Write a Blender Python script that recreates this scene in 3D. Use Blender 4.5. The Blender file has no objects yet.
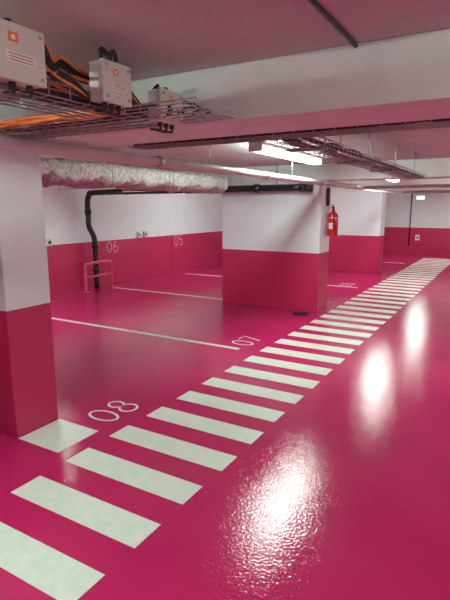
import bpy, bmesh, math, random
from mathutils import Vector, noise, Matrix
random.seed(4)
S=bpy.context.scene
try:
    S.view_settings.view_transform='Standard'
except Exception: pass

# ------------------------------------------------------------ materials
def new_mat(name):
    m=bpy.data.materials.new(name); m.use_nodes=True
    nt=m.node_tree; b=nt.nodes['Principled BSDF']
    return m,nt,b
def noise_node(nt,scale,detail=3,rough=.5):
    g=nt.nodes.new('ShaderNodeNewGeometry')
    n=nt.nodes.new('ShaderNodeTexNoise'); n.inputs['Scale'].default_value=scale
    n.inputs['Detail'].default_value=detail; n.inputs['Roughness'].default_value=rough
    nt.links.new(g.outputs['Position'],n.inputs['Vector'])
    return n
def simple(name,col,rough=.5,metal=0,var=.12,scale=6,bump=0,bscale=80,spec=.5,coat=0):
    m,nt,b=new_mat(name)
    n=noise_node(nt,scale)
    r=nt.nodes.new('ShaderNodeValToRGB')
    r.color_ramp.elements[0].position=.3; r.color_ramp.elements[1].position=.7
    r.color_ramp.elements[0].color=(*[c*(1-var) for c in col],1)
    r.color_ramp.elements[1].color=(*[min(1,c*(1+var)) for c in col],1)
    nt.links.new(n.outputs['Fac'],r.inputs['Fac']); nt.links.new(r.outputs['Color'],b.inputs['Base Color'])
    b.inputs['Roughness'].default_value=rough; b.inputs['Metallic'].default_value=metal
    b.inputs['Specular IOR Level'].default_value=spec
    b.inputs['Coat Weight'].default_value=coat
    if bump:
        n2=noise_node(nt,bscale,3)
        bp=nt.nodes.new('ShaderNodeBump'); bp.inputs['Strength'].default_value=bump; bp.inputs['Distance'].default_value=.01
        nt.links.new(n2.outputs['Fac'],bp.inputs['Height']); nt.links.new(bp.outputs['Normal'],b.inputs['Normal'])
    return m
def emis(name,col,st):
    m,nt,b=new_mat(name)
    b.inputs['Base Color'].default_value=(*col,1)
    b.inputs['Emission Color'].default_value=(*col,1); b.inputs['Emission Strength'].default_value=st
    return m
WHITE=(.70,.76,.78)
BORD=.97
def banded():
    m,nt,b=new_mat('painted_wall_band')
    g=nt.nodes.new('ShaderNodeNewGeometry'); s=nt.nodes.new('ShaderNodeSeparateXYZ')
    nt.links.new(g.outputs['Position'],s.inputs[0])
    gt=nt.nodes.new('ShaderNodeMath'); gt.operation='GREATER_THAN'; gt.inputs[1].default_value=BORD
    nt.links.new(s.outputs['Z'],gt.inputs[0])
    mx=nt.nodes.new('ShaderNodeMix'); mx.data_type='RGBA'
    nt.links.new(gt.outputs[0],mx.inputs['Factor'])
    n=noise_node(nt,3,5)
    def ramp(c,v):
        r=nt.nodes.new('ShaderNodeValToRGB')
        r.color_ramp.elements[0].position=.3; r.color_ramp.elements[1].position=.7
        r.color_ramp.elements[0].color=(*[k*(1-v) for k in c],1); r.color_ramp.elements[1].color=(*[k*(1+v) for k in c],1)
        nt.links.new(n.outputs['Fac'],r.inputs['Fac']); return r
    a=ramp((.48,.018,.095),.06); w=ramp(WHITE,.03)
    nt.links.new(a.outputs[0],mx.inputs['A']); nt.links.new(w.outputs[0],mx.inputs['B'])
    nt.links.new(mx.outputs['Result'],b.inputs['Base Color'])
    b.inputs['Roughness'].default_value=.45
    n2=noise_node(nt,60,3); bp=nt.nodes.new('ShaderNodeBump'); bp.inputs['Strength'].default_value=.12; bp.inputs['Distance'].default_value=.01
    nt.links.new(n2.outputs['Fac'],bp.inputs['Height']); nt.links.new(bp.outputs['Normal'],b.inputs['Normal'])
    return m
def floor_mat():
    m,nt,b=new_mat('magenta_epoxy_floor')
    n=noise_node(nt,1.3,5)
    r=nt.nodes.new('ShaderNodeValToRGB')
    r.color_ramp.elements[0].position=.3; r.color_ramp.elements[1].position=.72
    r.color_ramp.elements[0].color=(.45,.014,.105,1); r.color_ramp.elements[1].color=(.54,.022,.125,1)
    nt.links.new(n.outputs['Fac'],r.inputs['Fac']); nt.links.new(r.outputs[0],b.inputs['Base Color'])
    b.inputs['Roughness'].default_value=.05; b.inputs['Specular IOR Level'].default_value=.55
    n2=noise_node(nt,66,2,.45); n3=noise_node(nt,7,2)
    bp=nt.nodes.new('ShaderNodeBump'); bp.inputs['Strength'].default_value=.33; bp.inputs['Distance'].default_value=.005
    nt.links.new(n2.outputs['Fac'],bp.inputs['Height'])
    bp2=nt.nodes.new('ShaderNodeBump'); bp2.inputs['Strength'].default_value=.08; bp2.inputs['Distance'].default_value=.02
    nt.links.new(n3.outputs['Fac'],bp2.inputs['Height']); nt.links.new(bp.outputs['Normal'],bp2.inputs['Normal'])
    nt.links.new(bp2.outputs['Normal'],b.inputs['Normal'])
    return m
M_wall=banded(); M_floor=floor_mat()
M_ceil=simple('ceiling_paint',(.50,.52,.51),.7,var=.06,scale=2,bump=.15,bscale=40)
M_beam=simple('beam_paint',(.68,.76,.72),.65,var=.06,scale=5,bump=.3,bscale=35)
M_line=simple('road_marking_paint',(.70,.82,.69),.3,var=.05,scale=14,bump=.15,bscale=90)
M_num=simple('number_paint',(.78,.74,.72),.4,var=.05)
M_wnum=simple('wall_number_paint',(.80,.42,.48),.5,var=.05)
M_black=simple('black_plastic',(.018,.016,.018),.35,var=.2)
M_cable=simple('black_cable',(.02,.018,.018),.5,var=.2)
M_orange=simple('orange_cable',(.72,.20,.05),.5,var=.15,scale=20)
M_steel=simple('galvanised_steel',(.42,.42,.42),.4,metal=.8,var=.2,scale=25)
M_pipe=simple('pale_pipe_paint',(.60,.60,.60),.4,var=.08)
M_box=simple('junction_box_plastic',(.60,.64,.57),.5,var=.04)
M_label=simple('orange_label',(.75,.22,.06),.5,var=.05)
M_paper=simple('label_paper',(.8,.76,.68),.6,var=.04)
M_red=simple('red_enamel',(.62,.012,.012),.25,var=.05,coat=.5)
M_pinkpipe=simple('pink_painted_steel',(.62,.06,.13),.35,var=.08)
M_foil=simple('insulation_wrap',(.58,.61,.57),.9,metal=0,var=.3,scale=22,bump=.8,bscale=60,spec=.1)
M_housing=simple('lamp_housing_plastic',(.6,.62,.6),.4,var=.03)
M_tube=emis('fluorescent_diffuser_light',(.88,1.0,.93),64)
M_exit=emis('exit_sign_light',(.5,1,.7),2.2)
M_joint=simple('joint_sealant',(.38,.02,.07),.6)
M_drain=simple('drain_iron',(.03,.02,.02),.5,metal=.5)

# ------------------------------------------------------------ mesh helpers
class B:
    def __init__(s,name,mats):
        s.bm=bmesh.new(); s.name=name; s.mats=mats
    def box(s,x0,x1,y0,y1,z0,z1,m=0,bev=0):
        t=bmesh.new(); bmesh.ops.create_cube(t,size=1)
        for v in t.verts:
            v.co=Vector(((x0+x1)/2+v.co.x*(x1-x0),(y0+y1)/2+v.co.y*(y1-y0),(z0+z1)/2+v.co.z*(z1-z0)))
        if bev: bmesh.ops.bevel(t,geom=t.edges[:],offset=bev,segments=2,affect='EDGES',profile=.5)
        s.merge(t,m); return s
    def merge(s,t,m=0,smooth=False):
        for f in t.faces: f.material_index=m; f.smooth=smooth
        me=bpy.data.meshes.new('tmp'); t.to_mesh(me); t.free(); s.bm.from_mesh(me); bpy.data.meshes.remove(me)
    def tube(s,pts,r,m=0,n=10,closed=False,caps=True):
        pts=[Vector(p) for p in pts]; t=bmesh.new(); rings=[]
        prev=None
        for i,p in enumerate(pts):
            if i==0: d=pts[1]-pts[0]
            elif i==len(pts)-1: d=pts[-1]-pts[-2]
            else: d=(pts[i+1]-pts[i]).normalized()+(pts[i]-pts[i-1]).normalized()
            if d.length<1e-6: d=Vector((0,0,1))
            d.normalize()
            if prev is None:
                a=Vector((0,0,1)) if abs(d.z)<.9 else Vector((1,0,0)); u=d.cross(a).normalized()
            else:
                u=prev-d*prev.dot(d)
                if u.length<1e-5: u=d.cross(Vector((0,0,1)))
                u.normalize()
            prev=u; w=d.cross(u)
            rr=r[i] if isinstance(r,(list,tuple)) else r
            rings.append([t.verts.new(p+u*rr*math.cos(k*2*math.pi/n)+w*rr*math.sin(k*2*math.pi/n)) for k in range(n)])
        for a,b in zip(rings,rings[1:]):
            for k in range(n): t.faces.new((a[k],a[(k+1)%n],b[(k+1)%n],b[k]))
        if caps:
            t.faces.new(rings[0][::-1]); t.faces.new(rings[-1])
        bmesh.ops.recalc_face_normals(t,faces=t.faces[:])
        s.merge(t,m,True); return s
    def ribbon(s,pts,w,org,R,U,closed=False,m=0):
        t=bmesh.new(); n=len(pts); L=[];Rr=[]
        P=[Vector(p) for p in pts]
        for i in range(n):
            a=P[i-1] if (i>0 or closed) else P[i]; b=P[(i+1)%n] if (i<n-1 or closed) else P[i]
            d=(b-a).normalized(); nn=Vector((-d.y,d.x))*w/2
            for lst,q in ((L,P[i]+nn),(Rr,P[i]-nn)):
                lst.append(t.verts.new(Vector(org)+Vector(R)*q.x+Vector(U)*q.y))
        for i in range(n if closed else n-1):
            j=(i+1)%n; t.faces.new((L[i],L[j],Rr[j],Rr[i]))
        s.merge(t,m); return s
    def done(s):
        me=bpy.data.meshes.new(s.name); s.bm.to_mesh(me); s.bm.free()
        for m in s.mats: me.materials.append(m)
        base=s.name
        o=bpy.data.objects.new(base,me); S.collection.objects.link(o); return o
def arc(cx,cy,rx,ry,a0,a1,n=20):
    return [(cx+rx*math.cos(math.radians(a0+(a1-a0)*i/n)),cy+ry*math.sin(math.radians(a0+(a1-a0)*i/n))) for i in range(n+1)]
DIG={'0':[(arc(.3,.5,.27,.48,0,348,30),True)],
 '8':[(arc(.3,.74,.21,.24,0,345,24),True),(arc(.3,.26,.27,.25,0,345,24),True)],
 '7':[([(.02,.97),(.57,.97),(.2,0)],False)],
 '6':[(arc(.3,.29,.26,.27,0,348,24),True),([(.05,.33),(.1,.55),(.24,.8),(.42,.98)],False)],
 '5':[([(.52,.97),(.12,.97),(.07,.55)]+arc(.27,.31,.27,.29,125,-140,20),False)]}
def number(name,txt,org,R,U,size,mat,w=.075):
    b=B(name,[mat])
    for i,ch in enumerate(txt):
        for pts,cl in DIG[ch]:
            P=[((x+i*.78)*size,y*size) for x,y in pts]
            b.ribbon(P,w*size,org,R,U,cl)
    return b.done()
def smooth_path(pts,n=8):
    P=[Vector(p) for p in pts]; out=[]
    for i in range(len(P)-1):
        p0=P[max(i-1,0)];p1=P[i];p2=P[i+1];p3=P[min(i+2,len(P)-1)]
        for k in range(n):
            t=k/n
            out.append(.5*((2*p1)+(-p0+p2)*t+(2*p0-5*p1+4*p2-p3)*t*t+(-p0+3*p1-3*p2+p3)*t**3))
    out.append(P[-1]); return out

# ------------------------------------------------------------ room shell
XL,XR,Y0,Y1,ZC=-7.7,3.2,-4.0,18.7,2.36
ZT=ZC-.001
B('floor',[M_floor]).box(XL-.2,XR+.2,Y0-.2,Y1+.2,-.15,0).done()
B('ceiling',[M_ceil]).box(XL-.2,XR+.2,Y0-.2,Y1+.2,ZC,ZC+.15).done()
B('wall_left',[M_wall]).box(XL-.2,XL,Y0-.2,Y1+.2,0,ZC).done()
B('wall_right',[M_wall]).box(XR,XR+.2,Y0-.2,Y1+.2,0,ZC).done()
B('wall_far',[M_wall]).box(XL,XR,Y1,Y1+.2,0,ZC).done()
B('wall_near',[M_wall]).box(XL,XR,Y0-.2,Y0,0,ZC).done()
ZB=2.11
for (y0,y1) in ((2.13,2.61),(7.45,7.93),(12.75,13.23)):
    B('concrete_beam',[M_beam]).box(XL,XR,y0,y1,ZB,ZC,bev=.006).done()
B('concrete_column',[M_wall]).box(-3.65,-3.04,2.13,2.52,0,ZB,bev=.008).done()
B('concrete_column',[M_wall]).box(-4.40,-2.60,7.45,7.93,0,ZB,bev=.008).done()
B('concrete_column',[M_wall]).box(-4.7,-2.86,12.75,13.23,0,ZB,bev=.008).done()
b=B('trim_1',[M_joint]); b.box(XL,XL+.006,10.40,10.43,0,BORD); b.box(XL,XL+.006,15.5,15.53,0,BORD); b.done()

# ------------------------------------------------------------ markings
b=B('crosswalk_marking',[M_line])
k=-4
while True:
    yt=1.44+.425*k
    if yt>17.6: break
    j=lambda: random.uniform(-.006,.006)
    b.box(-2.465+j(),-1.49+j(),yt-.215,yt,0,.003); k+=1
b.done()
b=B('parking_bay_line',[M_line])
b.box(-3.03,-2.60,2.13,2.52,0,.003)
for y in (5.0,7.69,10.3,12.99,15.6):
    x1=-2.72
    if y==7.69: x1=-4.42
    if y==12.99: x1=-4.72
    b.box(XL+.5,x1,y-.035,y+.035,0,.003)
b.done()
FR,FU=(0,1,0),(-1,0,0)
number('bay_number','08',(-2.62,2.66,.004),FR,FU,.29,M_num)
number('bay_number','07',(-2.66,5.17,.004),FR,FU,.29,M_num)
number('bay_number','06',(-2.72,8.1,.004),FR,FU,.29,M_num)
number('bay_number','05',(-2.9,10.45,.004),FR,FU,.29,M_num)
number('wall_bay_number','06',(XL+.004,8.0,.70),(0,1,0),(0,0,1),.25,M_wnum)
number('wall_bay_number','05',(XL+.004,10.52,.68),(0,1,0),(0,0,1),.28,M_wnum)
b=B('floor_drain',[M_drain]); b.tube([(-2.80,7.22,0),(-2.80,7.22,.006)],.13,n=24); b.done()

# ------------------------------------------------------------ lamps
def lamp(x,y,L=1.8):
    b=B('fluorescent_or_fill_lamp',[M_housing,M_tube,M_steel])
    z=ZT
    b.box(x-.08,x+.08,y-L/2-.04,y+L/2+.04,z-.035,z,0,.008)
    for yy in (y-L/2-.02,y+L/2+.02): b.box(x-.075,x+.075,yy-.02,yy+.02,z-.095,z-.03,0,.006)
    b.box(x-.065,x+.065,y-L/2,y+L/2,z-.09,z-.035,1,.018)
    b.done()
for y in (0.2,5.6,10.9,16.2): lamp(-2.36,y)
for y in (0.2,5.6,10.9,16.2): lamp(1.7,y)  # added fill row on the right, out of view
lamp(-5.6,10.3,1.5); lamp(-6.4,4.6,1.4)  # unseen lamps added to brighten the left bays

# ------------------------------------------------------------ pipes
b=B('pale_overhead_pipe',[M_pipe,M_steel])
b.tube(smooth_path([(-2.5,-3.95,2.06),(-2.5,2,2.06),(-2.5,5,2.06),(-2.5,9.2,2.06),(-2.47,9.42,2.06),(-2.3,9.5,2.06),(0,9.5,2.06),(3.15,9.5,2.06)],6),.036,0,14)
for y in (1.2,3.2,5.2,7.1,8.9): b.tube([(-2.5,y,2.06),(-2.5,y+.05,2.06)],.044,1,14)
for y in (1.4,4.0,6.0,8.7): b.tube([(-2.5,y,2.06),(-2.5,y,ZT)],.006,1,6)
b.done()
b=B('thin_overhead_pipe',[M_pipe,M_steel])
b.tube([(-2.575,-3.95,2.035),(-2.575,12.7,2.035)],.015,0,10)
b.tube([(-2.5,13.5,2.08),(3.15,13.5,2.08)],.03,0,10)
b.done()
b=B('black_drain_pipe',[M_black])
b.tube(smooth_path([(-2.8,7.3,2.0),(-5,7.3,1.995),(-7.2,7.3,1.985),(-7.42,7.3,1.95),(-7.5,7.3,1.8),(-7.5,7.3,1.5),(-7.5,7.31,1.3),(-7.5,7.42,1.1),(-7.5,7.45,.9),(-7.5,7.45,0)],6),.055,0,16)
for x in (-2.8,-3.6,-5.0,-6.4): b.tube([(x,7.3,2.0),(x-.1,7.3,2.0)],.068,0,16)
for z in (1.55,.85,.35): b.tube([(-7.5,7.3 if z>1.2 else 7.45,z),(-7.5,7.3 if z>1.2 else 7.45,z+.1)],.068,0,16)
b.tube([(-2.82,7.3,2.0),(-2.70,7.3,2.0)],.075,0,16)
for x in (-3.3,-5.2,-6.): b.tube([(x,7.3,2.0),(x,7.3,ZT)],.006,0,6)
b.done()
b=B('pipe_guard_rail',[M_pinkpipe])
b.tube(smooth_path([(-7.3,6.95,0),(-7.3,6.95,.48),(-7.3,7.03,.57),(-7.3,7.6,.57),(-7.3,7.68,.48),(-7.3,7.68,0)],6),.032,0,12)
b.tube([(-7.3,6.95,.3),(-7.3,7.68,.3)],.025,0,10)
for y in (6.95,7.68): b.box(-7.37,-7.23,y-.06,y+.06,0,.012)
b.done()

# wrapped duct
def duct():
    t=bmesh.new(); rings=[]; NY=300; n=80
    for i in range(NY+1):
        y=2.66+(7.18-2.66)*i/NY
        sag=.02*math.sin(i*.14)+.012*math.sin(i*.37)
        ring=[]
        for k in range(n):
            a=2*math.pi*k/n; c,s_=math.cos(a),math.sin(a)
            e=.55
            px=.42*math.copysign(abs(c)**e,c); pz=.125*math.copysign(abs(s_)**e,s_)
            p=Vector((-4.55+px,y,2.09+pz+(sag if s_<0 else 0)))
            d=noise.noise(p*5)*.02+noise.noise(p*16)*.014+noise.noise(p*38)*.018
            p+=Vector((c*d,0,s_*d)); ring.append(t.verts.new(p))
        rings.append(ring)
    for a,b_ in zip(rings,rings[1:]):
        for k in range(n): t.faces.new((a[k],a[(k+1)%n],b_[(k+1)%n],b_[k]))
    t.faces.new(rings[0]); t.faces.new(rings[-1][::-1])
    bmesh.ops.recalc_face_normals(t,faces=t.faces[:])
    b=B('insulated_duct',[M_foil,M_steel]); b.merge(t,0,True)
    for y in (3.2,4.4,5.6,6.8):
        for x in (-5.01,-4.09):
            b.tube([(x,y,1.93),(x,y,ZT)],.005,1,6)
        b.box(-5.02,-4.08,y-.012,y+.012,1.918,1.926,1)
    return b.done()
duct()

# ------------------------------------------------------------ cable trays
def wire_tray(axis,a0,a1,c0,c1,z,h=.05,step=.1,drop=True):
    b=B('cable_tray',[M_steel])
    def V(a,c,zz): return (c,a,zz) if axis=='Y' else (a,c,zz)
    n=5
    for i in range(n+1):
        c=c0+(c1-c0)*i/n; b.tube([V(a0,c,z),V(a1,c,z)],.0035,0,5)
    for c in (c0,c1):
        b.tube([V(a0,c,z+h),V(a1,c,z+h)],.005,0,6); b.tube([V(a0,c,z+h/2),V(a1,c,z+h/2)],.003,0,5)
    a=a0
    while a<=a1:
        b.tube([V(a,c0,z+h),V(a,c0,z),V(a,c1,z),V(a,c1,z+h)],.003,0,5); a+=step
    if drop:
        a=a0+.3
        while a<a1:
            for c in (c0,c1): b.tube([V(a,c,z),V(a,c,ZT)],.005,0,6)
            q=[V(a-.015,c0-.02,z-.02),V(a+.015,c1+.02,z-.004)]
            b.box(min(q[0][0],q[1][0]),max(q[0][0],q[1][0]),min(q[0][1],q[1][1]),max(q[0][1],q[1][1]),q[0][2],q[1][2])
            a+=1.1
    return b.done()
wire_tray('Y',-3.6,1.70,-1.78,-1.50,2.10)
wire_tray('X',-3.6,-1.15,1.74,2.06,2.105,h=.03,step=.09,drop=False)
wire_tray('Y',2.82,7.3,-1.32,-1.08,2.08)
wire_tray('X',-2.3,3.1,2.64,2.80,2.10,step=.12,drop=False)
def cables(name,mat,axis,a0,a1,c0,c1,z0,z1,n,r,seg=.22,wig=.02):
    b=B(name,[mat])
    for i in range(n):
        pts=[]; a=a0; c=random.uniform(c0,c1); z=random.uniform(z0,z1)
        while a<a1:
            cc=min(max(c+random.uniform(-wig,wig),c0),c1); zz=z+random.uniform(-wig/2,wig/2)
            pts.append((cc,a,zz) if axis=='Y' else (a,cc,zz)); a+=seg
        rr=random.uniform(r*.7,r*1.1)
        b.tube(smooth_path(pts,4),rr,0,8)
    return b.done()
cables('black_cable_bundle',M_cable,'Y',-3.5,2.0,-1.75,-1.55,2.125,2.17,12,.009,.18,.03)
cables('orange_cable_bundle',M_orange,'Y',-3.5,1.9,-1.74,-1.52,2.15,2.20,5,.009,.2,.03)
cables('orange_cable_bundle',M_orange,'X',-3.6,-1.6,1.76,1.95,2.125,2.15,8,.010,.16,.02)
cables('orange_cable_bundle',M_orange,'X',-2.38,-1.45,1.70,1.735,2.112,2.135,4,.008,.14,.012)
cables('black_cable_bundle',M_cable,'X',-3.6,-1.2,1.80,2.03,2.118,2.15,7,.010,.2,.02)
cables('black_cable_bundle',M_cable,'Y',2.84,7.25,-1.3,-1.1,2.10,2.14,7,.012,.22,.02)
cables('black_cable_bundle',M_cable,'X',-2.3,3.1,2.66,2.78,2.12,2.15,6,.010)
b=B('looping_cable',[M_cable,M_orange])
def loop(pts,r=.009,m=0): b.tube(smooth_path(pts,7),r,m,8)
X=-1.50
for i in range(4):
    o=.012*i
    loop([(X+.02,1.22,2.12+o),(X-.02,1.28,2.20+o),(X-.03,1.36,2.17+o),(X,1.42,2.14+o),(X,1.5,2.12)],.009,1 if i==1 else 0)
    loop([(X,1.64,2.14+o),(X-.03,1.70,2.21+o),(X-.02,1.76,2.17+o),(X,1.84,2.13)],.009,1 if i==2 else 0)
for i in range(3):
    o=.016*i
    loop([(X-.02,1.22,2.24+o*.5),(X+.0,1.28,2.25+o),(X-.02,1.34,2.20+o),(X-.06,1.42,2.235+o),(X-.08,1.55,2.21+o),(X-.06,1.7,2.22),(X-.1,1.85,2.19)],.009,1 if i==2 else 0)
loop([(-1.47,1.54,2.25),(-1.47,1.54,2.30),(-1.48,1.56,2.32),(-1.48,1.59,2.30),(-1.48,1.59,2.24),(-1.6,1.62,2.14)],.010)
loop([(-1.46,1.58,2.25),(-1.46,1.585,2.30),(-1.47,1.62,2.32),(-1.50,1.65,2.27),(-1.6,1.66,2.15)],.010)
loop([(-1.50,1.93,2.22),(-1.52,1.97,2.27),(-1.58,2.0,2.24),(-1.6,2.03,2.14)],.008)
loop([(-1.48,2.02,2.18),(-1.42,2.07,2.20),(-1.36,2.08,2.17),(-1.34,2.0,2.13)],.008)
loop([(-1.48,2.02,2.16),(-1.40,2.08,2.18),(-1.30,2.08,2.15),(-1.26,2.0,2.13)],.007)
b.done()

def jbox(y0,y1,z0,z1,x0=-1.49,x1=-1.41):
    b=B('junction_box',[M_box,M_label,M_paper,M_black,M_steel])
    b.box(x0,x1-.02,y0,y1,z0,z1,0,.008)
    b.box(x1-.018,x1,y0-.003,y1+.003,z0-.003,z1+.003,0,.006)
    xf=x1+.0008
    w=y1-y0; h=z1-z0
    b.box(x1-.001,xf,y0+.35*w,y0+.52*w,z0+.66*h,z0+.84*h,1)
    b.box(x1-.001,xf+.0003,y0+.40*w,y0+.47*w,z0+.71*h,z0+.79*h,2)
    b.box(x1-.001,xf,y0+.30*w,y0+.82*w,z0+.30*h,z0+.50*h,2)
    for i in range(3): b.box(x1,xf+.0006,y0+.34*w,y0+.76*w,z0+(.34+.055*i)*h,z0+(.352+.055*i)*h,3)
    for yy in (y0+.018,y1-.018):
        for zz in (z0+.018,z1-.018): b.tube([(x1-.002,yy,zz),(x1+.003,yy,zz)],.006,4,10)
    for yy in (y0+.04,(y0+y1)/2,y1-.04):
        b.tube([(x0+.04,yy,z0),(x0+.04,yy,z0-.018)],.012,3,10)
        b.tube(smooth_path([(x0+.04,yy,z0-.015),(x0+.03,yy+.01,z0-.03),(x0-.04,yy+.03,z0-.02)],5),.006,3,8)
    b.tube([(x0+.04,y1,(z0+z1)/2),(x0+.04,y1+.022,(z0+z1)/2)],.012,3,10)
    b.tube([(x0+.04,(y0+y1)/2,z1),(x0+.04,(y0+y1)/2,z1+.02)],.012,3,10)
    b.done()
jbox(1.00,1.215,2.10,2.268)
jbox(1.49,1.65,2.11,2.26)
jbox(1.85,2.02,2.085,2.225)

b=B('ceiling_conduit',[M_black]); b.tube([(-.62,-3.9,ZC-.01),(-.62,2.13,ZC-.01)],.009,0,8)
b.tube([(-.2,2.61,ZC-.014),(-.2,7.45,ZC-.014)],.012,0,8); b.done()

# ------------------------------------------------------------ extinguisher & small fittings
b=B('fire_extinguisher',[M_red,M_black,M_paper,M_steel])
cx,cy=-2.50,7.76
z0=.07
pr=[(1.16,.05),(1.17,.085),(1.50,.085),(1.54,.06),(1.56,.028),(1.585,.026)]
b.tube([(cx,cy,z+z0) for z,_ in pr],[r for _,r in pr],0,24)
b.tube([(cx,cy,1.58+z0),(cx,cy,1.63+z0)],.022,1,12)
b.box(cx-.012,cx+.012,cy-.07,cy+.03,1.625+z0,1.64+z0,1,.003); b.box(cx-.012,cx+.012,cy-.08,cy+.02,1.655+z0,1.668+z0,1,.003)
b.tube(smooth_path([(cx,cy-.02,1.60+z0),(cx+.05,cy-.1,1.58+z0),(cx+.05,cy-.11,1.4+z0),(cx+.04,cy-.1,1.25+z0)],6),.009,1,8)
b.box(cx-.035,cx+.035,cy-.09,cy-.084,1.28+z0,1.38+z0,2)
b.box(-2.6,-2.57,cy-.03,cy+.03,1.3+z0,1.5+z0,3); b.tube([(cx,cy,1.45+z0),(cx,cy,1.465+z0)],.087,3,24,caps=False)
b.done()
b=B('black_riser_conduit',[M_black])
for dy in (0,.04,.08): b.tube([(-2.58,7.68+dy,1.72),(-2.58,7.68+dy,2.00)],.013,0,8)
b.done()
def plate(name,p0,p1,mats,det):
    b=B(name,mats); b.box(*p0,0,.004)
    for d in det: b.box(*d,1)
    return b.done()
plate('wall_socket',(XL,XL+.05,9.02,9.14,.98,1.12),None,[M_box,M_black],[(XL+.05,XL+.052,9.05,9.11,1.03,1.07)])
plate('wall_socket',(XL,XL+.05,9.25,9.37,.98,1.12),None,[M_box,M_black],[(XL+.05,XL+.052,9.28,9.34,1.03,1.07)])
plate('light_switch',(XL,XL+.05,6.35,6.47,.96,1.10),None,[M_box,M_black],[(XL+.05,XL+.056,6.38,6.44,1.0,1.06)])
b=B('exit_sign',[M_housing,M_exit]); b.box(-3.0,-2.7,Y1-.07,Y1,1.95,2.10,0,.006); b.box(-2.98,-2.72,Y1-.074,Y1-.068,1.965,2.085,1); b.done()
plate('wall_notice',(-2.95,-2.80,Y1-.02,Y1,.52,.72),None,[M_paper,M_black],[(-2.93,-2.82,Y1-.022,Y1-.019,.60,.63)])
b=B('wall_riser_conduit',[M_black]); b.tube([(-3.15,Y1-.03,.3),(-3.15,Y1-.03,ZT)],.02,0,8); b.done()

# world
w=bpy.data.worlds.new('w'); S.world=w; w.use_nodes=True
w.node_tree.nodes['Background'].inputs[0].default_value=(.02,.02,.02,1)

# camera
cd=bpy.data.cameras.new('camera'); c=bpy.data.objects.new('camera',cd); S.collection.objects.link(c)
cd.sensor_fit='VERTICAL'; cd.sensor_height=36; cd.lens=485/600*36; cd.clip_start=.05
c.location=(0,0,1.7); c.rotation_euler=(math.pi/2-math.atan(93/485),0,math.atan(288/494)); S.camera=c
